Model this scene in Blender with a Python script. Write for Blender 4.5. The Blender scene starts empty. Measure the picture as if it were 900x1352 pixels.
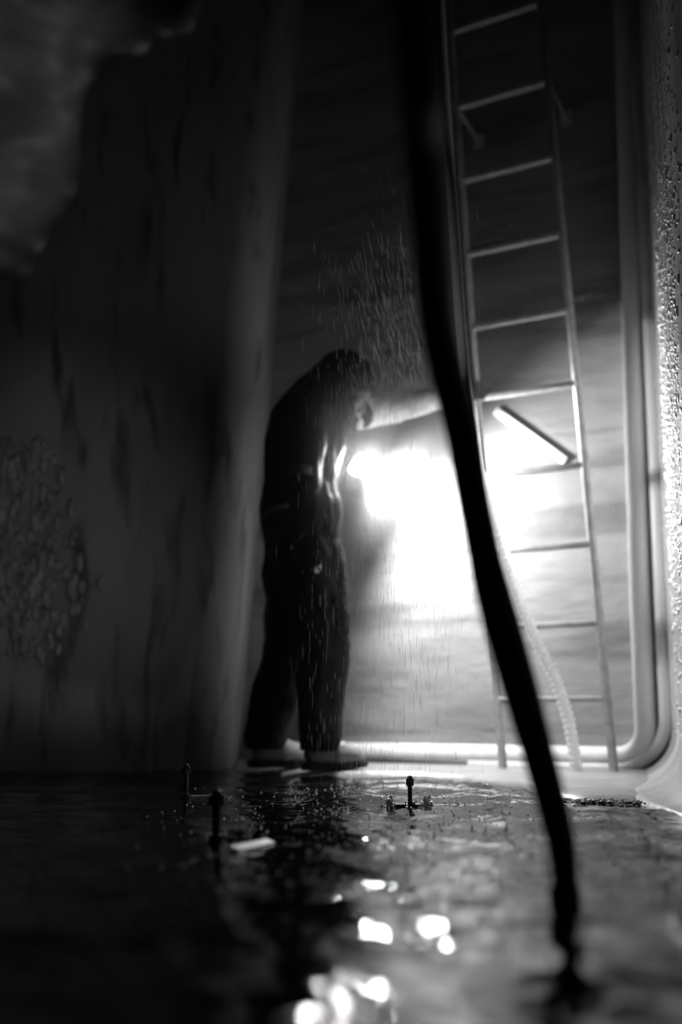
import bpy, bmesh, math, random
import numpy as np
from mathutils import Vector, Matrix, noise

S = bpy.context.scene
COL = S.collection
V = Vector
PI = math.pi
rnd = random.Random(7)

# ------------------------------------------------------------------ camera
cam_d = bpy.data.cameras.new('camera')
cam = bpy.data.objects.new('camera', cam_d)
COL.objects.link(cam)
cam.location = (0, 0, .234)                       # held low, just above the water
cam.rotation_euler = (math.radians(90 + 8), 0, 0)
cam_d.sensor_fit = 'VERTICAL'
cam_d.sensor_height = 36
cam_d.lens = 35
cam_d.shift_y = 79 / 1352
cam_d.clip_start = .02
cam_d.dof.use_dof = True
cam_d.dof.focus_distance = 2.5
cam_d.dof.aperture_fstop = 1.15
cam_d.dof.aperture_blades = 0
S.camera = cam

# ------------------------------------------------------------------ world, lights, exposure
w = bpy.data.worlds.new('world')
S.world = w
w.use_nodes = True
w.node_tree.nodes['Background'].inputs[0].default_value = (0, 0, 0, 1)
w.node_tree.nodes['Background'].inputs[1].default_value = 0

vs = S.view_settings
vs.view_transform = 'Standard'
vs.look = 'None'
vs.gamma = 1
vs.use_curve_mapping = False
vs.exposure = 0
S.cycles.use_denoising = True
S.cycles.sample_clamp_indirect = 60
S.cycles.max_bounces = 8
S.cycles.volume_bounces = 0

TORCH = V((.071, 3.92, 1.222))                    # lens of the hand torch
AIM = V((.80, -.12, -.58)).normalized()            # where it points


def lamp(name, kind, loc, energy, aim=None, **kw):
    d = bpy.data.lights.new(name, kind)
    d.energy = energy
    for k, v in kw.items():
        setattr(d, k, v)
    o = bpy.data.objects.new(name, d)
    COL.objects.link(o)
    o.location = loc
    if aim is not None:
        o.rotation_euler = V(aim).to_track_quat('-Z', 'Y').to_euler()
    return o


lamp('torch_beam', 'SPOT', TORCH + AIM * .062, 125, AIM, spot_size=math.radians(156), spot_blend=.6, shadow_soft_size=.025)
# the lens bulges, so the torch also glares sideways, towards the camera and down on the water
lamp('torch_glare', 'SPOT', TORCH + V((.035, -.085, -.02)), 20, V((.1, -.85, -.42)), spot_size=math.radians(150), spot_blend=1, shadow_soft_size=.022)
# added fill spot, unseen, low at the left, to brighten the left wall
lamp('left_wall_fill', 'SPOT', (-.3, .3, .42), 44, V((-.25, 1, .14)), spot_size=math.radians(27), spot_blend=1, shadow_soft_size=.04)
# added unseen fill spot behind the camera, brightening only the hanging sheet
lamp('sheet_fill', 'SPOT', (-.25, -.9, 1.3), 42, V((-.32, 2.2, -.22)), spot_size=math.radians(17), spot_blend=.7, shadow_soft_size=.05)

# ------------------------------------------------------------------ materials


def mat(name, base=.5, rough=.5, metal=0.0, var=0.0, scale=(6, 6, 6), bump=0.0, bscale=(20, 20, 20), spec=.5, detail=4,
        emit=None, trans=0.0, ior=1.45, coat=0.0, stain=None, rvar=0.0):
    m = bpy.data.materials.new(name)
    m.use_nodes = True
    nt = m.node_tree
    b = nt.nodes['Principled BSDF']

    def g(v):
        return (v, v, v, 1)
    b.inputs['Base Color'].default_value = g(base)
    b.inputs['Roughness'].default_value = rough
    b.inputs['Metallic'].default_value = metal
    b.inputs['Specular IOR Level'].default_value = spec
    b.inputs['IOR'].default_value = ior
    b.inputs['Transmission Weight'].default_value = trans
    b.inputs['Coat Weight'].default_value = coat
    b.inputs['Coat Roughness'].default_value = .16
    if emit:
        b.inputs['Emission Color'].default_value = (1, 1, 1, 1)
        b.inputs['Emission Strength'].default_value = emit
    if var or bump or stain:
        tc = nt.nodes.new('ShaderNodeTexCoord')

        def noise_node(sc, det, dist=0.0):
            mp = nt.nodes.new('ShaderNodeMapping')
            mp.inputs['Scale'].default_value = sc
            nt.links.new(tc.outputs['Object'], mp.inputs['Vector'])
            n = nt.nodes.new('ShaderNodeTexNoise')
            n.inputs['Scale'].default_value = 1
            n.inputs['Detail'].default_value = det
            n.inputs['Distortion'].default_value = dist
            nt.links.new(mp.outputs[0], n.inputs['Vector'])
            return n.outputs[0]

        def ramp(sock, lo, hi, p0=.3, p1=.7):
            r = nt.nodes.new('ShaderNodeValToRGB')
            r.color_ramp.elements[0].position = p0
            r.color_ramp.elements[1].position = p1
            r.color_ramp.elements[0].color = g(lo)
            r.color_ramp.elements[1].color = g(hi)
            nt.links.new(sock, r.inputs[0])
            return r.outputs[0]
        colour = None
        if var:
            n = noise_node(scale, detail)
            colour = ramp(n, base * (1 - var), base * (1 + var))
            if rvar:
                nt.links.new(ramp(n, max(rough - rvar, .02), rough + rvar), b.inputs['Roughness'])
        if stain:
            sc, amount, p0, p1 = stain
            s = ramp(noise_node(sc, 5, .6), 1 - amount, 1, p0, p1)
            mx = nt.nodes.new('ShaderNodeMix')
            mx.data_type = 'RGBA'
            mx.blend_type = 'MULTIPLY'
            mx.inputs[0].default_value = 1
            mx.inputs[6].default_value = g(base)
            if colour:
                nt.links.new(colour, mx.inputs[6])
            nt.links.new(s, mx.inputs[7])
            colour = mx.outputs[2]
        if colour:
            nt.links.new(colour, b.inputs['Base Color'])
        if bump:
            bp = nt.nodes.new('ShaderNodeBump')
            bp.inputs['Strength'].default_value = bump
            bp.inputs['Distance'].default_value = .02
            nt.links.new(noise_node(bscale, 5), bp.inputs['Height'])
            nt.links.new(bp.outputs[0], b.inputs['Normal'])
    return m


M = {
    'wall_back': mat('painted wet wall', .28, .5, var=.18, scale=(1.6, 1.6, 5), bump=.35, bscale=(9, 9, 22), stain=((1.2, 1.2, 9), .35, .36, .5), rvar=.12),
    'wall_right': mat('wet streaked wall', .62, .3, coat=1.0, var=.3, scale=(9, 9, .9), bump=.45, bscale=(26, 26, 11), rvar=.1, stain=((22, 22, 1.3), .6, .33, .42)),
    'wall_left': mat('dull stained wall', .2, .6, var=.25, scale=(3, 3, 1.2), bump=.3, bscale=(14, 14, 8), stain=((11, 11, 2.2), .7, .3, .44)),
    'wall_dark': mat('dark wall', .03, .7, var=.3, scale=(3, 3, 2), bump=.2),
    'trim': mat('pale painted bead', .72, .38, var=.12, scale=(12, 12, 2), bump=.12, bscale=(30, 30, 12)),
    'floor': mat('silted floor', .08, .6, var=.3, bump=.4),
    'ledge': mat('wet pale ledge', .36, .35, var=.16, scale=(5, 9, 5), bump=.2, bscale=(18, 30, 18)),
    'water': mat('murky black water', .008, .014, spec=.38, ior=1.24, bump=.03, bscale=(60, 60, 60)),
    'crust': mat('mineral crust', .22, .5, var=.4, scale=(18, 18, 12), bump=.5, bscale=(40, 40, 30)),
    'steel': mat('galvanised steel', .5, .3, metal=.3, var=.2, scale=(30, 30, 30), bump=.08),
    'rung': mat('worn rung steel', .42, .38, metal=.1, var=.2, scale=(30, 30, 30), bump=.12, bscale=(80, 80, 80)),
    'pale': mat('pale flat bar', .92, .4, var=.05),
    'rust': mat('black corroded bolt', .02, .5, metal=.4, bump=.3, bscale=(120, 120, 120)),
    'rubber': mat('black rubber', .012, .45, bump=.06, bscale=(60, 60, 60)),
    'cable': mat('glossy black cable', .02, .12),
    'corrugated': mat('white corrugated plastic', .8, .3),
    'cloth': mat('black waterproof cloth', .008, .6, var=.3, scale=(12, 12, 12), bump=.3, bscale=(20, 20, 20), spec=.12),
    'sleeve': mat('torchlight-paled sleeve cloth', .75, .7, bump=.3, bscale=(30, 30, 30), spec=.2),  # far paler than the jacket: torchlight on the forearm put into the colour
    'skin': mat('skin', .12, .5, var=.1, bump=.05, bscale=(90, 90, 90)),
    'hair': mat('dark hair', .01, .6),
    'reflective': mat('reflective tape', .16, .4),
    'boot': mat('worn leather boot', .34, .45, var=.2, bump=.2),
    'sole': mat('black boot sole', .01, .6),
    'metal': mat('bright metal', .7, .2, metal=1),
    'pitted': mat('pitted wet metal', .45, .3, metal=1, bump=.55, bscale=(70, 70, 70)),
    'torch': mat('black torch casing', .02, .4),
    'lens': mat('lit torch lens', .8, .2, emit=11),
    'drop': mat('water drop', .9, .05, ior=1.333, trans=.35),
    'spray': mat('falling water', .85, .15, ior=1.333, trans=.2),
    'sheet': mat('crumpled plastic sheet', .11, .6, var=.3, scale=(8, 8, 8), bump=.3, bscale=(14, 14, 14)),
    'stone': mat('wet gravel', .1, .3, var=.4),
}



def water_drop(name, glossy, body, rough, white=.95):
    m = bpy.data.materials.new(name)
    m.use_nodes = True
    nt = m.node_tree
    nt.nodes.remove(nt.nodes['Principled BSDF'])
    a, b, c = nt.nodes.new(body), nt.nodes.new('ShaderNodeBsdfGlossy' if rough < 1 else 'ShaderNodeBsdfDiffuse'), nt.nodes.new('ShaderNodeMixShader')
    a.inputs[0].default_value = (white, white, white, 1)
    if 'IOR' in a.inputs:
        a.inputs['IOR'].default_value = 1.333
    b.inputs['Color'].default_value = (.9, .9, .9, 1)
    b.inputs['Roughness'].default_value = rough
    c.inputs[0].default_value = glossy
    nt.links.new(a.outputs[0], c.inputs[1])
    nt.links.new(b.outputs[0], c.inputs[2])
    nt.links.new(c.outputs[0], nt.nodes['Material Output'].inputs['Surface'])
    return m


M['drop'] = water_drop('water drop', .75, 'ShaderNodeBsdfTransparent', .28)
M['spray'] = water_drop('falling water', .2, 'ShaderNodeBsdfTranslucent', .15, .6)
M['corrugated'] = water_drop('translucent white plastic', .45, 'ShaderNodeBsdfTranslucent', 1, .95)

# ------------------------------------------------------------------ mesh helpers


def link(name, mesh, m=None, parent=None, smooth=True):
    o = bpy.data.objects.new(name, mesh)
    COL.objects.link(o)
    if m:
        mesh.materials.clear()
        mesh.materials.append(M[m])
    if smooth:
        mesh.polygons.foreach_set('use_smooth', [True] * len(mesh.polygons))
    if parent:
        o.parent = parent
        o.matrix_parent_inverse = Matrix.Translation(-parent.location)
    return o


def from_bm(name, bm, m, parent=None, smooth=True):
    me = bpy.data.meshes.new(name)
    bmesh.ops.recalc_face_normals(bm, faces=bm.faces)
    bm.to_mesh(me)
    bm.free()
    return link(name, me, m, parent, smooth)


def root(name, label, cat, loc, group=None):
    o = bpy.data.objects.new(name, None)
    o.empty_display_size = .05
    COL.objects.link(o)
    o.location = loc
    return tag(o, label, cat, group)


def tag(o, label, cat, group=None, kind=None):
    if label:
        o['label'] = label
    if cat:
        o['category'] = cat
    if group:
        o['group'] = group
    if kind:
        o['kind'] = kind
    return o


def struct(o):
    o['kind'] = 'structure'
    return o


def spline(pts, n=10):
    P = [V(p) for p in pts]
    out = []
    for i in range(len(P) - 1):
        a, b, c, d = P[max(i - 1, 0)], P[i], P[i + 1], P[min(i + 2, len(P) - 1)]
        for k in range(n):
            t = k / n
            out.append(.5 * ((2 * b) + (c - a) * t + (2 * a - 5 * b + 4 * c - d) * t * t + (3 * b - a - 3 * c + d) * t ** 3))
    out.append(P[-1])
    return out


def add_tube(bm, path, r, seg=12, squash=None):
    """sweep a circle of radius r (number or function of 0..1) along path, ends capped"""
    P = [V(p) for p in path]
    T = [(P[min(i + 1, len(P) - 1)] - P[max(i - 1, 0)]).normalized() for i in range(len(P))]
    nrm = T[0].orthogonal().normalized()
    rings = []
    for i, p in enumerate(P):
        nrm = (nrm - T[i] * nrm.dot(T[i])).normalized()
        bi = T[i].cross(nrm)
        rr = r(i / (len(P) - 1)) if callable(r) else r
        ring = []
        for k in range(seg):
            a = 2 * PI * k / seg
            ring.append(bm.verts.new(p + (nrm * math.cos(a) + bi * math.sin(a)) * rr))
        rings.append(ring)
    for a, b in zip(rings, rings[1:]):
        for k in range(seg):
            bm.faces.new((a[k], a[(k + 1) % seg], b[(k + 1) % seg], b[k]))
    bm.faces.new(rings[0][::-1])
    bm.faces.new(rings[-1])


def add_box(bm, c, size, rot=None, bevel=0.0):
    g = bmesh.ops.create_cube(bm, size=1)
    vs_ = g['verts']
    mt = Matrix.Translation(V(c)) @ (rot.to_4x4() if rot else Matrix.Identity(4)) @ Matrix.Diagonal((*size, 1))
    bmesh.ops.transform(bm, matrix=mt, verts=vs_)
    if bevel:
        es = list({e for v in vs_ for e in v.link_edges})
        bmesh.ops.bevel(bm, geom=es, offset=bevel, segments=2, affect='EDGES', profile=.5)


def add_ball(bm, c, r, sub=2, scale=(1, 1, 1), rot=None):
    g = bmesh.ops.create_icosphere(bm, subdivisions=sub, radius=1)
    mt = Matrix.Translation(V(c)) @ (rot.to_4x4() if rot else Matrix.Identity(4)) @ Matrix.Diagonal((r * scale[0], r * scale[1], r * scale[2], 1))
    bmesh.ops.transform(bm, matrix=mt, verts=g['verts'])
    return g['verts']


def add_capsule(bm, a, ra, b, rb, seg=16):
    a, b = V(a), V(b)
    d = b - a
    q = d.to_track_quat('Z', 'Y').to_matrix()
    add_ball(bm, a, ra)
    add_ball(bm, b, rb)
    g = bmesh.ops.create_cone(bm, cap_ends=True, segments=seg, radius1=ra, radius2=rb, depth=d.length)
    bmesh.ops.transform(bm, matrix=Matrix.Translation((a + b) / 2) @ q.to_4x4(), verts=g['verts'])


def add_cyl(bm, a, b, r, seg=16, r2=None):
    a, b = V(a), V(b)
    d = b - a
    g = bmesh.ops.create_cone(bm, cap_ends=True, segments=seg, radius1=r, radius2=r if r2 is None else r2, depth=d.length)
    bmesh.ops.transform(bm, matrix=Matrix.Translation((a + b) / 2) @ d.to_track_quat('Z', 'Y').to_matrix().to_4x4(), verts=g['verts'])


def chain(bm, pts):
    for (a, ra), (b, rb) in zip(pts, pts[1:]):
        add_capsule(bm, a, ra, b, rb)


def evaluated(o):
    dg = bpy.context.evaluated_depsgraph_get()
    me = bpy.data.meshes.new_from_object(o.evaluated_get(dg))
    old = o.data
    o.modifiers.clear()
    o.data = me
    bpy.data.meshes.remove(old)
    return o


def merged(name, bm, m, parent, voxel, smooth=4, folds=0.0, fscale=9.0):
    """join overlapping solids into one continuous skin, then relax it"""
    o = from_bm(name, bm, m, parent)
    r = o.modifiers.new('remesh', 'REMESH')
    r.mode = 'VOXEL'
    r.voxel_size = voxel
    s = o.modifiers.new('smooth', 'SMOOTH')
    s.iterations = smooth
    s.factor = .5
    evaluated(o)
    if folds:
        for v in o.data.vertices:
            n = noise.fractal(V((v.co.x * fscale, v.co.y * fscale, v.co.z * fscale * .7)), 1, 2, 3)
            v.co += v.normal * n * folds
    o.data.polygons.foreach_set('use_smooth', [True] * len(o.data.polygons))
    return o


def slab(name, bottom, top, z0, z1, thick, m, rows=1, smooth=False):
    """a wall along a plan line (room on its left going along the line), thick away from the room"""
    def off(pl):
        out = []
        for i, p in enumerate(pl):
            a, b = V(pl[max(i - 1, 0)]), V(pl[min(i + 1, len(pl) - 1)])
            t = (b - a).normalized()
            out.append(V(p) + V((t.y, -t.x)) * thick)
        return out
    bm = bmesh.new()
    ob, ot = off(bottom), off(top)
    n = len(bottom)
    grid = []
    for r in range(rows + 1):
        f = r / rows
        z = z0 + (z1 - z0) * f
        grid.append(([bm.verts.new((*V(bottom[i]).lerp(V(top[i]), f), z)) for i in range(n)],
                     [bm.verts.new((*ob[i].lerp(ot[i], f), z)) for i in range(n)]))
    for r in range(rows):
        for side in (0, 1):
            for i in range(n - 1):
                q = (grid[r][side][i], grid[r][side][i + 1], grid[r + 1][side][i + 1], grid[r + 1][side][i])
                bm.faces.new(q if side == 0 else q[::-1])
        for i in (0, n - 1):
            bm.faces.new((grid[r][0][i], grid[r][1][i], grid[r + 1][1][i], grid[r + 1][0][i]))
    for r in (0, rows):
        for i in range(n - 1):
            bm.faces.new((grid[r][0][i], grid[r][0][i + 1], grid[r][1][i + 1], grid[r][1][i]))
    o = struct(from_bm(name, bm, m, smooth=smooth))
    return o


# ------------------------------------------------------------------ the shaft: walls, floor, ceiling
WD = V((.89, -.454)).normalized()                 # along the back wall, to the right
WN = V((-.454, -.89)).normalized()                # out of the back wall, towards the room
WP = V((.723, 4.07))                              # a point of the back wall behind the ladder
H = 5.2
CORNER = WP + WD * .585                            # right back corner


def wall_at(x):
    s = (x - WP.x) / WD.x
    return WP + WD * s


def right_wall_x(y):
    if y > 2.3:
        return .872 + (y - 2.5) * (CORNER.x - .872) / (CORNER.y - 2.5)
    x = .872 - .2 * (CORNER.x - .872) / (CORNER.y - 2.5)
    return x + .0 * (2.3 - y)


# back wall: left end lies behind the left wall's rounded edge
bl, br = wall_at(-.95), WP + WD * .75
back = slab('wall_back', [br.lerp(bl, i / 6) for i in range(7)], [br.lerp(bl, i / 6) for i in range(7)], -.1, H, .12, 'wall_back')

ry = [CORNER.y + .2, 3.4, 3.1, 2.8, 2.5, 2.38, 2.3, 2.2, 1.6, .8, 0, -1.6]
rl = [V((right_wall_x(y), y)) for y in ry]
right = slab('wall_right', rl[::-1], rl[::-1], -.1, H, .12, 'wall_right')
# left wall: faces the camera, ends in a rounded edge that leans, then turns back
arc = [(-.478 - .16 + .16 * math.sin(a), 4.05 + .16 - .16 * math.cos(a)) for a in [i * PI / 2 / 10 for i in range(11)]]
lb = [(-1.55, 4.05), (-1.0, 4.05)] + arc + [(-.478, 4.6), (-.478, 4.75)]
lean = [0, 0] + [.4] * 13
lt = [(x + d, y) for (x, y), d in zip(lb, lean)]
slab('wall_left', lb[::-1], lt[::-1], -.1, H, .1, 'wall_left', rows=2, smooth=True)
bpy.data.objects['wall_left'].data.polygons.foreach_set('use_smooth', [True] * len(bpy.data.objects['wall_left'].data.polygons))
for p in bpy.data.objects['wall_left'].data.polygons:
    if abs(p.normal.z) > .9 or p.area > .7:
        p.use_smooth = False
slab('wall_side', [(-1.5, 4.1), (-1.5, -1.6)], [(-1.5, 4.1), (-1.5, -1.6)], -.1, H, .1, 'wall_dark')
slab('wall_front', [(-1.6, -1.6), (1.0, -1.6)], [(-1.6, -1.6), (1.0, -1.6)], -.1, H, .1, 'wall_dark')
bm = bmesh.new()
add_box(bm, (-.15, 1.6, -.15), (3.1, 6.6, .1))
struct(from_bm('floor', bm, 'floor', smooth=False))
bm = bmesh.new()
add_box(bm, (-.15, 1.6, H + .05), (3.1, 6.6, .1))
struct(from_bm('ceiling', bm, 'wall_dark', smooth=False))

# pale ledge at the foot of the back wall, widening into a silted bench in the right corner
LEDGE = [(-.46, 4.52), (-.43, 4.04), (-.15, 3.62), (.2, 3.60), (.42, 3.50), (.55, 3.1), (.60, 2.72), (.72, 2.62), (.875, 2.60),
         (right_wall_x(3.1), 3.1), (CORNER.x + .02, CORNER.y)]


def ledge_mesh():
    b = bmesh.new()
    top, low = [], []
    cx, cy = .5, 3.6
    n = len(LEDGE)
    for i, (x, y) in enumerate(LEDGE):
        inner = V((x, y)).lerp(V((cx, cy)), .3)
        low.append(b.verts.new((x, y, -.1)))
        top.append((b.verts.new((x, y, -.007 if 0 < i < 9 else .022)), b.verts.new((*inner, .022))))
    for i in range(n):
        j = (i + 1) % n
        b.faces.new((low[i], low[j], top[j][0], top[i][0]))
        b.faces.new((top[i][0], top[j][0], top[j][1], top[i][1]))
    b.faces.new([t[1] for t in top])
    b.faces.new(low[::-1])
    return b


lo = struct(from_bm('trim_1', ledge_mesh(), 'ledge', smooth=True))
# hollow fillet along the foot of the right wall
bm = bmesh.new()
prof = [(.16 - .16 * math.cos(a), .17 - .16 * math.sin(a)) for a in [i * PI / 16 for i in range(9)]]
prof = [(-.02, .2)] + prof + [(.2, -.05), (-.02, -.05)]
ringsf = []
for y in (2.2, 2.3, 2.4, 2.6, 2.9, 3.2, 3.5, CORNER.y + .02):
    wx = right_wall_x(y)
    k = min(1, max(.15, (y - 2.2) / .5))
    ringsf.append([bm.verts.new((wx - d * .97 * k, y + d * .24 * k, z * (k if z > 0 else 1))) for d, z in prof])
for a, b in zip(ringsf, ringsf[1:]):
    for i in range(len(a)):
        j = (i + 1) % len(a)
        bm.faces.new((a[i], a[j], b[j], b[i]))
bm.faces.new(ringsf[0])
bm.faces.new(ringsf[-1])
struct(from_bm('trim_4', bm, 'ledge'))

# moulded bead: down the right corner, round a soft bend, along the foot of the back wall


def wp(s, z, off=0.0):
    p = WP + WD * s + WN * off
    return V((p.x, p.y, z))


R = .11
sc_ = .50
path = [wp(sc_ + .035, H - .02, .03), wp(sc_ + .03, 3.0, .03), wp(sc_ + .01, 1.5, .03)]
path += [wp(sc_, .08 + R + .5, .03), wp(sc_, .06 + R, .03)]
path += [wp(sc_ - R + R * math.cos(a), .06 + R - R * math.sin(a), .03) for a in [i * PI / 16 for i in range(1, 9)]]
path += [wp(s, .06, .03) for s in (.2, 0, -.3, -.7, -1.1)]
bm = bmesh.new()
add_tube(bm, path, .042, 14)
struct(from_bm('trim_2', bm, 'trim'))
bm = bmesh.new()
R2 = .2
path = [wp(.583, H - .02, .06), wp(.583, 2.0, .06), wp(.58, R2 + .5, .06), wp(.58, .02 + R2, .06)]
path += [wp(.58 - R2 + R2 * math.cos(a), .02 + R2 - R2 * math.sin(a), .05) for a in [i * PI / 16 for i in range(1, 9)]]
path += [wp(.2, .02, .05), wp(-.2, .02, .05)]
add_tube(bm, path, .026, 12)
struct(from_bm('trim_3', bm, 'trim'))

# a lumpy mineral crust that has grown on the left wall (child of that wall)
bm = bmesh.new()
cr = random.Random(3)
for i in range(420):
    x = -1.42 + abs(cr.gauss(0, .16))
    z = cr.uniform(.45, 1.35)
    if x > -1.38 + .42 * max(0, 1 - abs(z - .8) / .6) + .1 or x > -.95:
        continue
    r = cr.uniform(.006, .02)
    add_ball(bm, (x, 4.05, z), r, 1, (1, .7, cr.uniform(1.2, 3)))
cst = from_bm('mineral_crust', bm, 'crust', bpy.data.objects['wall_left'])
cst['kind'] = 'stuff'

# ------------------------------------------------------------------ water
random.seed(5)
nrng = np.random.default_rng(11)
ys = list(np.arange(-1.55, .35, .05))
y = .35
while y < 4.6:
    ys.append(y)
    y += max(.004, .0052 * y)
ys.append(4.6)
ys = np.array(ys)
NX = 300
xl = np.full_like(ys, -1.5)
xr = np.array([min(right_wall_x(v) + .005, CORNER.x) for v in ys])
tt = np.linspace(0, 1, NX)
X = xl[:, None] + (xr - xl)[:, None] * tt[None, :]
Y = np.repeat(ys[:, None], NX, 1)
Z = np.zeros_like(X)
for k in range(26):                                # broad wind-less slop
    lam = nrng.uniform(.05, .42)
    a = nrng.uniform(0, 2 * PI)
    amp = .0042 * lam ** 1.05
    Z += amp * np.sin(2 * PI / lam * (X * np.cos(a) + Y * np.sin(a)) + nrng.uniform(0, 2 * PI))
for k in range(260):                               # rings of falling drops
    cx, cy = nrng.normal(.1, .42), nrng.uniform(.4, 3.7)
    rad, wid = nrng.uniform(.01, .13), nrng.uniform(.008, .02)
    amp = nrng.uniform(.0006, .0017) * (1 if cx > -.45 else .35)
    d = np.sqrt((X - cx) ** 2 + (Y - cy) ** 2)
    m_ = np.abs(d - rad) < 3 * wid
    Z[m_] += amp * np.exp(-((d[m_] - rad) / wid) ** 2) * np.cos((d[m_] - rad) / wid * 3.2)
vv = np.stack([X, Y, Z], -1).reshape(-1, 3)
ny = len(ys)
idx = np.arange(ny * NX).reshape(ny, NX)
ff = np.stack([idx[:-1, :-1], idx[:-1, 1:], idx[1:, 1:], idx[1:, :-1]], -1).reshape(-1, 4)
me = bpy.data.meshes.new('water')
me.from_pydata(vv.tolist(), [], ff.tolist())
wat = link('water', me, 'water')
tag(wat, 'black rippled water flooding the shaft floor', 'water', kind='stuff')

# ------------------------------------------------------------------ ladder
LZ = [.279, .557, .854, 1.157, 1.476, 1.774, 2.088, 2.412, 2.74, 3.089, 3.43, 3.77, 4.1]
LL0, LR0 = V((.615, 3.85, .02)), V((.985, 3.66, .02))
LL1, LR1 = V((.40, 3.87, 4.4)), V((.735, 3.70, 4.4))


def on(a, b, z):
    return a.lerp(b, (z - a.z) / (b.z - a.z))


lad = root('ladder', 'grey metal ladder standing against the back wall with worn round rungs', 'ladder', (.8, 3.755, .02))
side = (LR0 - LL0).normalized()
for a, b, s in ((LL0, LL1, 1), (LR0, LR1, -1)):
    bm = bmesh.new()
    add_cyl(bm, a, b, .0165, 16)
    from_bm('rail', bm, 'steel', lad)
for z in LZ:
    bm = bmesh.new()
    a, b = on(LL0, LL1, z), on(LR0, LR1, z)
    ax = (b - a).normalized()
    nn = V((WN.x, WN.y, 0))
    add_box(bm, (a + b) / 2, ((b - a).length + .006,   .03, .023), Matrix((ax, nn, ax.cross(nn))).transposed(), .005)
    from_bm('rung', bm, 'rung', lad)
for a, b in ((LL0, LL1), (LR0, LR1)):
    for z in (2.75, 4.2):
        bm = bmesh.new()
        p = on(a, b, z)
        q = V((*wall_at(0), 0))
        # distance to wall along the wall normal
        dist = (V((p.x, p.y)) - WP).dot(WN)
        e = p - V((WN.x, WN.y, 0)) * dist
        add_box(bm, (p + e) / 2, (.006, (p - e).length, .03), (p - e).to_track_quat('Y', 'Z').to_matrix(), .001)
        add_box(bm, e + V((WN.x, WN.y, 0)) * .004, (.05, .008, .06), (p - e).to_track_quat('Y', 'Z').to_matrix(), .002)
        from_bm('wall_bracket', bm, 'steel', lad, smooth=False)

# pale bar crossing behind the rungs, fixed to the wall
pa, pb = V((.645, 4.07, 1.50)), V((.905, 3.94, 1.247))
WN3 = V((WN.x, WN.y, 0))
for p in (pa, pb):                                  # it lies close against the wall
    p -= WN3 * (((V((p.x, p.y)) - WP).dot(WN)) - .014)
br_ = root('slanted_bar', 'pale flat bar slanting down the wall behind the ladder rungs', 'bar', (pa + pb) / 2)
bm = bmesh.new()
d = (pb - pa).normalized()
fn = (WN3 + V((-.25, 0, -.2))).normalized()
fn = (fn - d * fn.dot(d)).normalized()
add_box(bm, (pa + pb) / 2, ((pb - pa).length, .012, .034), Matrix((d, fn, d.cross(fn))).transposed(), .003)
from_bm('bar', bm, 'pale', br_)
for f in (.04, .96):
    bm = bmesh.new()
    p = pa.lerp(pb, f)
    dist = (V((p.x, p.y)) - WP).dot(WN)
    add_cyl(bm, p + WN3 * .009, p - WN3 * .012, .006, 10)
    from_bm('fixing_bolt', bm, 'steel', br_)

# ------------------------------------------------------------------ hoses and cable
hp = [(-.10, .40, 5.1), (-.08, .45, 3.4), (-.02, .55, 2.1), (.03, .68, 1.2), (.066, .80, .851), (.087, .95, .799), (.113, 1.13, .718), (.131, 1.205, .668), (.154, 1.25, .6), (.172, 1.25, .49), (.192, 1.25, .385),
      (.222, 1.25, .268), (.245, 1.25, .178), (.266, 1.25, .09), (.2685, 1.235, .045), (.266, 1.22, 0), (.262, 1.2, -.05)]
bm = bmesh.new()
add_tube(bm, spline(hp, 8), lambda t: .0215 if t < .72 else (.0215 - (t - .72) / .28 * .0095), 14)
ho = root('black_hose', 'thick black hose hanging from above into the water in the foreground', 'hose', (.266, 1.22, 0))
from_bm('hose_body', bm, 'rubber', ho)
# tape wraps where the hose thickens and where it meets the water
bm = bmesh.new()
add_tube(bm, spline([(.180, 1.25, .445), (.192, 1.25, .385), (.222, 1.25, .268), (.245, 1.25, .178)], 8), lambda t: .0195 + .0045 * math.sin(t * PI), 14)
from_bm('tape_wrap', bm, 'rubber', ho)
bm = bmesh.new()
add_tube(bm, spline([(.2685, 1.235, .03), (.2675, 1.23, .012), (.266, 1.222, -.004)], 5), lambda t: .0165 + .003 * math.sin(t * PI), 12)
from_bm('clamp', bm, 'rubber', ho)

cp = [(-.1, .95, 5.1), (.1, 1.2, 2.4), (.145, 1.33, 1.25), (.162, 1.34, .98), (.171, 1.34, .80), (.1785, 1.34, .70), (.188, 1.34, .62), (.196, 1.34, .545), (.205, 1.335, .46), (.22, 1.31, .385), (.238, 1.285, .3), (.252, 1.28, .2)]
bm = bmesh.new()
add_tube(bm, spline(cp, 8), .0048, 10)
tag(from_bm('cable', bm, 'cable'), 'thin glossy black cable running down beside the thick hanging hose', 'cable')

# white corrugated hose: from the ledge up beside the ladder
kp = [(.845, 3.63, .02), (.838, 3.635, .09), (.818, 3.64, .22), (.775, 3.645, .36), (.725, 3.65, .47), (.662, 3.66, .63), (.610, 3.68, .82), (.555, 3.70, 1.02), (.525, 3.72, 1.14), (.51, 3.75, 1.3), (.485, 3.77, 1.5), (.46, 3.79, 2.0), (.40, 3.8, 3.4), (.36, 3.8, 5.1)]
pts = spline(kp, 26)
bm = bmesh.new()
acc = [0]
for a, b in zip(pts, pts[1:]):
    acc.append(acc[-1] + (b - a).length)
step = .0045
dense = []
j = 0
s = 0.0
while s < acc[-1]:
    while acc[j + 1] < s:
        j += 1
    f = (s - acc[j]) / (acc[j + 1] - acc[j])
    dense.append(pts[j].lerp(pts[j + 1], f))
    s += step
n_ = len(dense)
add_tube(bm, dense, lambda t: .0215 + .0022 * math.sin(t * (n_ - 1) * 2 * PI / 5), 12)
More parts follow.
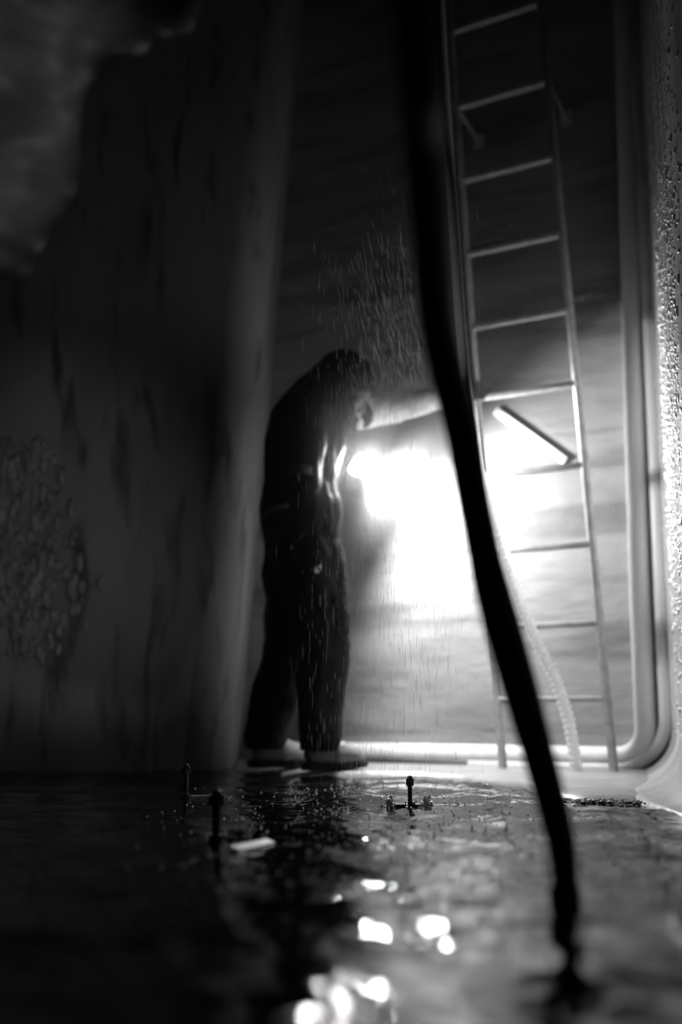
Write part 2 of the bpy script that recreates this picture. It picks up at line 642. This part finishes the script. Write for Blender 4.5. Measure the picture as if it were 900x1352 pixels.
tag(from_bm('corrugated_hose', bm, 'corrugated'), 'white corrugated hose curving down in front of the ladder to the ledge', 'hose')

# ------------------------------------------------------------------ studs standing in the water


def stud(loc, h, r, label, bar=None):
    t = root('anchor_bolt', label, 'bolt', loc, 'anchor bolts standing in the water')
    x, y, z = loc
    bm = bmesh.new()
    n = 60
    add_tube(bm, [V((x, y, -.1 + (h + .1 - .01) * i / n)) for i in range(n + 1)], lambda q: r * (1 + .07 * math.sin(q * n * PI * .5)), 10)
    from_bm('threaded_rod', bm, 'rust', t)
    bm = bmesh.new()
    add_cyl(bm, (x, y, h - .024), (x, y, h - .006), r * 1.95, 6)
    add_ball(bm, (x, y, h - .004), r * 1.25, 2, (1, 1, .8))
    from_bm('nut', bm, 'rust', t, smooth=False)
    bm = bmesh.new()
    add_cyl(bm, (x, y, .004), (x, y, .012), r * 2.3, 18)
    add_cyl(bm, (x, y, -.1), (x, y, .004), r * 1.7, 6)
    from_bm('washer', bm, 'rust', t, smooth=False)
    return t


b1 = stud((.172, 2.535, 0), .075, .0056, 'thin black bolt standing in bright rippled water right of the boot')
bm = bmesh.new()
add_box(bm, (.175, 2.54, .001), (.085, .03, .012), None, .003)
from_bm('base_plate', bm, 'rust', b1, smooth=False)
stud((-.228, 1.874, 0), .088, .0088, 'thick black bolt in dark water at the left, beside a glinting strip')
stud((-.420, 2.752, 0), .092, .0066, 'small black bolt in dark water nearest the left wall')
# wet strips lying awash between them, the first one tilted to throw a torch glint at the camera
tq = V((.26, -.18, .95)).to_track_quat('Z', 'X').to_matrix()
local = tq.transposed() @ V((.52, .85, 0))
STRIP_TURN = math.atan2(local.y, local.x)
t = tag(from_bm('metal_strip', (lambda b: (add_box(b, (-.152, 1.765, .006), (.105, .02, .006), V((.26, -.18, .95)).to_track_quat('Z', 'X').to_matrix() @ Matrix.Rotation(STRIP_TURN, 3, 'Z'), .0015), b)[1])(bmesh.new()), 'pitted', smooth=False),
        'short wet metal strip glinting beside the thick bolt', 'strip')
tag(from_bm('metal_strip', (lambda b: (add_box(b, (-.372, 2.77, .003), (.075, .02, .012), Matrix.Rotation(.2, 3, 'Z'), .002), b)[1])(bmesh.new()), 'steel', smooth=False),
    'dull metal strip awash beside the small bolt near left wall', 'strip')

# ------------------------------------------------------------------ the worker
per = root('person', 'person in black hooded rain clothes, hunched in profile, holding a torch and gripping ladder', 'person', (-.12, 3.8, .02))
TB = TORCH - AIM * .135                            # tail of the torch
GRIP_R = TORCH - AIM * .085                        # where the near hand holds the barrel
RAIL_P = on(LL0, LL1, 1.50)


def grip(bm, c, axis, palm, wrist, r, spread=.021, fr=.0085, turn=1):
    """palm and five fingers closed round a bar through c along axis"""
    c, axis = V(c), V(axis).normalized()
    palm = (V(palm) - axis * V(palm).dot(axis)).normalized()
    other = axis.cross(palm) * turn
    pc = c + palm * (r + .014)
    # palm
    for k in range(4):
        o_ = axis * (k - 1.5) * spread
        add_capsule(bm, pc + o_ - other * .012, .0145, pc + o_ * .8 - other * .055 + palm * .004, .015)
    add_capsule(bm, pc - other * .05, .021, wrist, .025)
    lens = (1.0, 1.12, 1.05, .82)
    for k in range(4):
        o_ = axis * (k - 1.5) * spread
        ang0, tot = .1, 3.5 * lens[k]
        prev, pr = pc + o_ - other * .01, fr * 1.15
        for i in range(1, 7):
            a = ang0 + tot * i / 6
            rr = r + fr
            p = c + o_ + (palm * math.cos(a) + other * math.sin(a)) * rr
            q = fr * (1.12 - .05 * i)
            add_capsule(bm, prev, pr, p, q)
            prev, pr = p, q
    # thumb leaves the side of the palm near its base and closes the other way
    o_ = axis * 2.1 * spread
    prev, pr = pc + axis * 1.6 * spread - other * .045, fr * 1.5
    for i, a in enumerate((-.35, -1.0, -1.7, -2.3)):
        p = c + o_ + (palm * math.cos(a) + other * math.sin(a)) * (r + fr * 1.15)
        q = fr * (1.35 - .08 * i)
        add_capsule(bm, prev, pr, p, q)
        prev, pr = p, q


HEAD = V((.02, 3.80, 1.505))
FACE = V((.76, .22, -.62)).normalized()           # looking down towards the lit wall
UPH = (V((0, 0, 1)) - FACE * FACE.z).normalized()
SDH = FACE.cross(UPH)
SH_R, EL_R, WR_R = V((-.11, 3.635, 1.36)), V((-.13, 3.58, 1.09)), GRIP_R + V((-.075, -.075, -.03))
SH_L, EL_L, WR_L = V((-.05, 3.965, 1.43)), V((.21, 3.99, 1.475)), RAIL_P + V((-.085, .035, .005))
KN_F, AN_F = V((-.062, 3.72, .50)), V((-.065, 3.715, .11))
KN_B, AN_B = V((-.205, 3.89, .50)), V((-.275, 3.90, .11))


def head_pt(f, s, u):
    return HEAD + FACE * f + SDH * s + UPH * u


bm = bmesh.new()
hr = Matrix((FACE, SDH, UPH)).transposed()
add_ball(bm, head_pt(-.012, 0, .018), .1, 3, (.98, .76, .95), hr)              # skull
chain(bm, [(head_pt(.03, 0, -.02), .066), (head_pt(.05, 0, -.085), .036)])     # face down to chin
chain(bm, [(head_pt(.02, .045, -.055), .03), (head_pt(.058, 0, -.092), .022), (head_pt(.02, -.045, -.055), .03)])   # jaw
chain(bm, [(head_pt(.088, 0, .01), .010), (head_pt(.108, 0, -.03), .0135)])    # nose
for q in (-1, 1):
    add_ball(bm, head_pt(.1, q * .012, -.035), .009, 2)
    chain(bm, [(head_pt(.086, q * .012, .028), .009), (head_pt(.072, q * .048, .026), .009)])   # brow
    add_ball(bm, head_pt(.078, q * .031, .004), .0125, 2)                      # eye
    add_ball(bm, head_pt(.062, q * .042, -.03), .022, 2)                       # cheek
    add_ball(bm, head_pt(-.012, q * .078, -.01), .026, 2, (.7, .35, 1.1), hr)  # ear
chain(bm, [(head_pt(.088, -.02, -.062), .0075), (head_pt(.094, 0, -.06), .009), (head_pt(.088, .02, -.062), .0075)])  # lips
chain(bm, [(head_pt(.086, -.017, -.073), .007), (head_pt(.091, 0, -.074), .009), (head_pt(.086, .017, -.073), .007)])
NECK = V((-.07, 3.8, 1.43))
chain(bm, [(head_pt(-.03, 0, -.05), .058), (NECK, .062), (V((-.11, 3.8, 1.38)), .08)])
chain(bm, [(V((-.12, 3.72, 1.34)), .085), (V((-.12, 3.88, 1.36)), .085)])
for a, b in ((SH_R, 3.74), (SH_L, 3.86)):
    chain(bm, [(V((-.12, b, 1.36)), .075), (a, .058)])
for q in (3.735, 3.865):
    chain(bm, [(V((-.12, q, 1.33)), .1), (V((-.14, q, 1.12)), .09), (V((-.15, q, .93)), .1)])
for sh, el, wr in ((SH_R, EL_R, WR_R), (SH_L, EL_L, WR_L)):
    chain(bm, [(sh, .05), (el, .038), (wr, .026)])
for hip, kn, an in ((V((-.13, 3.73, .88)), KN_F, AN_F), (V((-.17, 3.87, .88)), KN_B, AN_B)):
    chain(bm, [(hip, .09), (kn, .055), (kn.lerp(an, .3) + V((-.012, 0, 0)), .056), (an, .036), (an + V((.1, 0, -.055)), .03)])
grip(bm, GRIP_R, AIM, V((-.45, -.8, .1)), WR_R, .019, turn=-1)
grip(bm, RAIL_P, LL1 - LL0, V((-.55, .1, 0)), WR_L, .026, turn=1)
merged('body', bm, 'skin', per, .0042, 5)

# clothing
bm = bmesh.new()
for q in (3.74, 3.86):
    chain(bm, [(V((-.07, q, 1.40)), .135), (V((-.125, q, 1.29)), .158), (V((-.15, q, 1.19)), .154), (V((-.158, q, 1.10)), .146), (V((-.15, q, .97)), .16), (V((-.148, q, .88)), .152)])
chain(bm, [(V((-.075, 3.8, 1.42)), .13), (V((-.035, 3.8, 1.475)), .115)])
chain(bm, [(V((-.03, 3.8, 1.53)), .095), (V((-.10, 3.8, 1.45)), .12), (V((-.15, 3.8, 1.34)), .14)])
for sh, el, wr in ((SH_R, EL_R, WR_R), (SH_L, EL_L, WR_L)):
    pts_ = [(V((-.1, sh.y * .5 + 1.9, 1.36)), .1), (sh, .085), (sh.lerp(el, .5), .07)]
    if sh is SH_R:
        pts_ += [(el, .063), (wr.lerp(el, .12), .044)]
    chain(bm, pts_)
merged('rain_jacket', bm, 'cloth', per, .009, 6, .016, 8)
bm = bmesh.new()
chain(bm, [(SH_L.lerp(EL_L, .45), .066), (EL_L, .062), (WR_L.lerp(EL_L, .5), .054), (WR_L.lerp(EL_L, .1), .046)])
merged('sleeve', bm, 'sleeve', per, .008, 5, .012, 12)['label'] = 'jacket sleeve paled for torchlight, reaching towards the ladder'
bm = bmesh.new()
for hip, kn, an in ((V((-.13, 3.735, .86)), KN_F, AN_F), (V((-.165, 3.865, .86)), KN_B, AN_B)):
    back_ = V((-.015, 0, 0))
    chain(bm, [(hip, .135), (hip.lerp(kn, .5), .118), (kn, .098), (kn.lerp(an, .4) + back_, .092), (kn.lerp(an, .8) + back_, .088), (an + back_ + V((0, 0, .01)), .082)])
tr = merged('trousers', bm, 'cloth', per, .009, 5, .018, 9)
for v in tr.data.vertices:                          # hems end just above the boot
    if v.co.z < .095:
        v.co.z = .095 + (v.co.z - .095) * .12
# hood: a shell round the head, open in front of the face
bm = bmesh.new()
add_ball(bm, head_pt(-.02, 0, .012), .128, 4, (1.0, .86, .98), hr)
cut = [f for f in bm.faces if (f.calc_center_median() - head_pt(-.02, 0, -.01)).normalized().dot(FACE) > .74]
bmesh.ops.delete(bm, geom=cut, context='FACES')
for v in bm.verts:                                  # drape the hood down to the collar
    rel = (v.co - HEAD)
    if rel.z < 0:
        v.co += V((-.07, 0, -.03)) * min(1, -rel.z / .1)
    v.co += rel.normalized() * noise.noise(v.co * 14) * .008
hood = from_bm('hood', bm, 'cloth', per)
sm = hood.modifiers.new('solid', 'SOLIDIFY')
sm.thickness = .006
evaluated(hood)
bm = bmesh.new()
add_ball(bm, head_pt(-.02, 0, .022), .104, 3, (.98, .8, .96), hr)
cut = [f for f in bm.faces if (f.calc_center_median() - head_pt(-.02, 0, .022)).normalized().dot(FACE) > .5 or (f.calc_center_median() - HEAD).dot(UPH) < -.03]
bmesh.ops.delete(bm, geom=cut, context='FACES')
hair = from_bm('hair', bm, 'hair', per)

# boots, each with its sole
for an, z0, yaw in ((AN_F, .022, -.05), (AN_B, .022, .15)):
    rot = Matrix.Rotation(yaw, 3, 'Z')

    def bp(x, y, z):
        return V((an.x, an.y, z0)) + rot @ V((x, y, z))
    bm = bmesh.new()
    chain(bm, [(bp(-.01, 0, .2), .058), (bp(-.015, 0, .09), .056), (bp(-.03, 0, .062), .046)])
    chain(bm, [(bp(-.02, 0, .06), .046), (bp(.06, 0, .062), .047), (bp(.115, 0, .05), .04)])
    chain(bm, [(bp(.06, -.01, .052), .042), (bp(.118, -.006, .048), .036)])
    o = merged('boot', bm, 'boot', per, .006, 5)
    for v in o.data.vertices:
        if v.co.z < z0 + .024:
            v.co.z = z0 + .024
    bm = bmesh.new()
    outline = [(-.085, 0), (-.075, .032), (-.04, .04), (.02, .038), (.08, .047), (.13, .04), (.16, .015), (.163, -.01), (.145, -.037), (.09, -.047), (.02, -.036), (-.04, -.04), (-.075, -.032)]
    loop = [V((*p, 0)) for p in outline]
    rings = []
    for z, k in ((0, .96), (.004, 1), (.024, 1.02), (.03, .98)):
        toe = .012 if z == 0 else .008
        rings.append([bm.verts.new(bp(p.x * k, p.y * k, z + (max(0, p.x - .09) / .07) * toe)) for p in loop])
    for a, b in zip(rings, rings[1:]):
        for i in range(len(loop)):
            j = (i + 1) % len(loop)
            bm.faces.new((a[i], a[j], b[j], b[i]))
    bm.faces.new(rings[0])
    bm.faces.new(rings[-1])
    so = link('sole', bpy.data.meshes.new('sole'), None)
    bmesh.ops.recalc_face_normals(bm, faces=bm.faces)
    bm.to_mesh(so.data)
    bm.free()
    so.data.materials.append(M['sole'])
    so.parent = o
    so.matrix_parent_inverse = Matrix.Identity(4)

# reflective tape wrapped on to the jacket
jk = [c for c in per.children if c.name.startswith('rain_jacket')][0]


def tape(x0, x1, z0, z1, width):
    bm = bmesh.new()
    n = 30
    ra = []
    for i in range(n):
        f = i / (n - 1)
        x, zz = x0 + (x1 - x0) * f, z0 + (z1 - z0) * f + .008 * math.sin(PI * f)
        ra.append([bm.verts.new((x, 3.5, zz + width * (k / 3 - .5))) for k in range(4)])
    for a, b in zip(ra, ra[1:]):
        for k in range(3):
            bm.faces.new((a[k], b[k], b[k + 1], a[k + 1]))
    o = from_bm('reflective_tape', bm, 'reflective', per)
    sw = o.modifiers.new('wrap', 'SHRINKWRAP')
    sw.target = jk
    sw.wrap_method = 'PROJECT'
    sw.use_project_y = True
    sw.use_negative_direction = True
    sw.use_positive_direction = True
    sw.offset = .004
    sd_ = o.modifiers.new('solid', 'SOLIDIFY')
    sd_.thickness = .002
    evaluated(o)
    o['label'] = 'pale reflective tape'
    return o


tape(-.225, -.105, 1.098, 1.098, .034)
tape(-.295, -.195, .955, .985, .022)
bm = bmesh.new()
add_tube(bm, [V((-.085 + .007 * math.cos(a) + .007 * math.sin(a), 3.585, .748 + .014 * math.sin(a))) for a in [i * 2 * PI / 20 for i in range(20)]], .003, 8)
bk = from_bm('carabiner', bm, 'metal', per)
bk['label'] = 'shiny metal carabiner at the hip'

# ------------------------------------------------------------------ torch in the near hand
to = root('torch', 'bright hand torch held at chest height, its lens glaring', 'torch', TB)
bm = bmesh.new()
add_cyl(bm, TB, TORCH - AIM * .045, .0185, 20)
for i in range(7):
    p = TB + AIM * (.01 + i * .011)
    add_cyl(bm, p, p + AIM * .005, .0196, 20)
from_bm('barrel', bm, 'torch', to)
bm = bmesh.new()
add_cyl(bm, TORCH - AIM * .05, TORCH - AIM * .035, .02, 24, .036)
add_cyl(bm, TORCH - AIM * .035, TORCH - AIM * .018, .046, 24)
from_bm('lamp_head', bm, 'torch', to)
bm = bmesh.new()
add_ball(bm, TORCH, .047, 3)
from_bm('lens', bm, 'lens', to)['label'] = 'glaring white domed lens'
bm = bmesh.new()
add_cyl(bm, TB - AIM * .008, TB, .012, 16)
from_bm('switch', bm, 'torch', to)

# ------------------------------------------------------------------ crumpled sheet hanging at upper left
bm = bmesh.new()
edge = [(-.12, 1.40), (-.215, 1.255), (-.262, 1.22), (-.318, 1.165), (-.36, 1.108), (-.380, 1.04), (-.393, .975), (-.42, .90), (-.442, .855), (-.47, .838)]
eo = spline([(x, 0, z) for x, z in edge], 6)
N = 26
rows_ = []
for p in eo:
    row = []
    for k in range(N + 1):
        f = k / N
        x = p.x + (-.86 - p.x) * f
        z = p.z + f * (.10 if p.z < 1 else .05)
        q = V((x, 1.3, z))
        n1 = noise.fractal(q * 6.5, 1, 2, 4)
        n2 = abs(noise.noise(q * 12 + V((4, 1, 2))))
        yv = 1.3 + .07 * n1 - .06 * n2 + .05 * math.exp(-(f * 9)) - .03 * f
        row.append(bm.verts.new((x, yv, z)))
    rows_.append(row)
for a, b in zip(rows_, rows_[1:]):
    for k in range(N):
        bm.faces.new((a[k], a[k + 1], b[k + 1], b[k]))
sh = from_bm('plastic_sheet', bm, 'sheet')
md = sh.modifiers.new('solid', 'SOLIDIFY')
md.thickness = .004
evaluated(sh)
sh.data.polygons.foreach_set('use_smooth', [True] * len(sh.data.polygons))
tag(sh, 'crumpled dark sheet hanging at the upper left, nearest the camera', 'sheet')

# ------------------------------------------------------------------ droplets, spray, splashes, gravel


def scatter(name, proto_bm, mats, m, label, cat):
    me0 = bpy.data.meshes.new('proto')
    proto_bm.to_mesh(me0)
    proto_bm.free()
    pv = np.array([v.co[:] for v in me0.vertices])
    pf = np.array([p.vertices[:] for p in me0.polygons])
    bpy.data.meshes.remove(me0)
    allv, allf = [], []
    for i, mt in enumerate(mats):
        A = np.array(mt)
        allv.append(pv @ A[:3, :3].T + A[:3, 3])
        allf.append(pf + i * len(pv))
    me = bpy.data.meshes.new(name)
    me.from_pydata(np.concatenate(allv).tolist(), [], np.concatenate(allf).tolist())
    return tag(link(name, me, m), label, cat, kind='stuff')


def ico(sub):
    b = bmesh.new()
    bmesh.ops.create_icosphere(b, subdivisions=sub, radius=1)
    return b


# beads of water on the right wall
ms = []
wr_ = random.Random(21)
t1 = V((CORNER.x - .872, CORNER.y - 2.5)).normalized()
nw = V((-t1.y, t1.x))
while len(ms) < 2300:
    y_ = wr_.uniform(2.15, 3.3)
    z = min(2.6, abs(wr_.gauss(1.25, .55)))
    if z < .15:
        continue
    r = .0016 + abs(wr_.gauss(0, .0017))
    p = V((right_wall_x(y_), y_, z))
    rot = Matrix.Rotation(math.atan2(nw.y, nw.x), 4, 'Z')
    ms.append(Matrix.Translation(p) @ rot @ Matrix.Diagonal((r * .75, r, r * wr_.uniform(1, 2.8), 1)))
scatter('water_beads', ico(2), ms, 'drop', 'beads of water clinging to the right wall', 'droplets')

# falling water: thin drops and threads round the worker and before the ladder
ms = []
while len(ms) < 4600:
    q_ = wr_.random()
    if q_ < .22:
        x, y_ = wr_.gauss(.22, .09), wr_.uniform(2.7, 3.4)
        z = 1.15 + abs(wr_.gauss(0, .4))
    elif q_ < .72:
        x, y_ = wr_.gauss(.15, .105), wr_.uniform(2.45, 3.3)
        z = wr_.uniform(.05, 1.55)
    else:
        x, y_ = wr_.uniform(.2, .85), wr_.uniform(2.6, 3.5)
        z = wr_.uniform(.7, 2.2)
    if x > right_wall_x(y_) - .03 or x < -.25:
        continue
    l = wr_.uniform(.005, .03) if x < .4 else wr_.uniform(.002, .008)
    tilt = Matrix.Rotation(wr_.gauss(.16 if z > 1.15 and x > .02 else .01, .05), 4, 'Y')
    r = wr_.uniform(.0002, .0004) * (1.5 if z > 1.3 else 1)
    ms.append(Matrix.Translation((x, y_, z)) @ tilt.inverted() @ Matrix.Diagonal((r, r, l, 1)))
scatter('falling_water', ico(1), ms, 'spray', 'fine drops of water falling around the worker and ladder', 'spray')

# splash drops jumping off the surface
ms = []
while len(ms) < 700:
    x, y_ = wr_.gauss(.12, .26), wr_.uniform(1.35, 3.1)
    if x > .62 or x < -.45:
        continue
    r = wr_.uniform(.0008, .0022)
    ms.append(Matrix.Translation((x, y_, .002 + abs(wr_.gauss(0, .008)))) @ Matrix.Diagonal((r * 1.3, r, r * wr_.uniform(.8, 2), 1)))
for i in range(60):                                 # splashes at the front bolt
    a = wr_.choice((-.05, .04)) + wr_.gauss(0, .006)
    r = wr_.uniform(.0015, .0048)
    ms.append(Matrix.Translation((.172 + a, 2.515, .002 + abs(wr_.gauss(0, .010)))) @ Matrix.Diagonal((r, r, r * 1.6, 1)))
scatter('splash_drops', ico(2), ms, 'drop', 'tiny splash drops leaping off the black water', 'splashes')

# gravel washed up along the edge of the bench
ms = []
for i in range(100):
    f = wr_.choice((.06, .2, .27, .5, .62, .8)) + wr_.gauss(0, .07)
    x = .60 + f * .27
    r = wr_.uniform(.002, .009)
    if x > .86:
        continue
    ms.append(Matrix.Translation((x, 2.655 + .02 * math.sin(f * 9) + wr_.gauss(0, .03), .003)) @ Matrix.Rotation(wr_.uniform(0, 6), 4, 'Z') @ Matrix.Diagonal((r * 1.6, r, r * .6, 1)))
scatter('gravel', ico(1), ms, 'stone', 'dark wet gravel washed along the edge of pale ledge', 'gravel')

# ------------------------------------------------------------------ mist in the shaft
bm = bmesh.new()
plan = [(-1.4, 1.5), (.8, 1.5), (right_wall_x(2.5) - .05, 2.5), (right_wall_x(3.5) - .12, 3.5), wp(.44, 0, .12)[:2], wp(-1.15, 0, .12)[:2], (-.3, 4.4), (-.32, 3.98), (-1.4, 3.98)]
lo_ = [bm.verts.new((*p, .03)) for p in plan]
hi_ = [bm.verts.new((*p, 3.7)) for p in plan]
for i in range(len(plan)):
    j = (i + 1) % len(plan)
    bm.faces.new((lo_[i], lo_[j], hi_[j], hi_[i]))
bm.faces.new(lo_[::-1])
bm.faces.new(hi_)
fog = from_bm('mist', bm, None, smooth=False)
fm = bpy.data.materials.new('mist')
fm.use_nodes = True
nt = fm.node_tree
nt.nodes.remove(nt.nodes['Principled BSDF'])
pv_ = nt.nodes.new('ShaderNodeVolumeScatter')
pv_.inputs['Anisotropy'].default_value = .4
# density raised round the torch to shape its glow, thinning all round
tc = nt.nodes.new('ShaderNodeTexCoord')
dn = nt.nodes.new('ShaderNodeVectorMath')
dn.operation = 'DISTANCE'
dn.inputs[1].default_value = (.14, 3.75, 1.25)
nt.links.new(tc.outputs['Object'], dn.inputs[0])
mr = nt.nodes.new('ShaderNodeMapRange')
mr.interpolation_type = 'SMOOTHSTEP'
for k_, v_ in zip(('From Min', 'From Max', 'To Min', 'To Max'), (0, .5, .5, .004)):
    mr.inputs[k_].default_value = v_
nt.links.new(dn.outputs['Value'], mr.inputs['Value'])
nt.links.new(mr.outputs[0], pv_.inputs['Density'])
nt.links.new(pv_.outputs[0], nt.nodes['Material Output'].inputs['Volume'])
fog.data.materials.append(fm)
tag(fog, 'thin mist of fine spray hanging in the lit shaft', 'mist', kind='stuff')
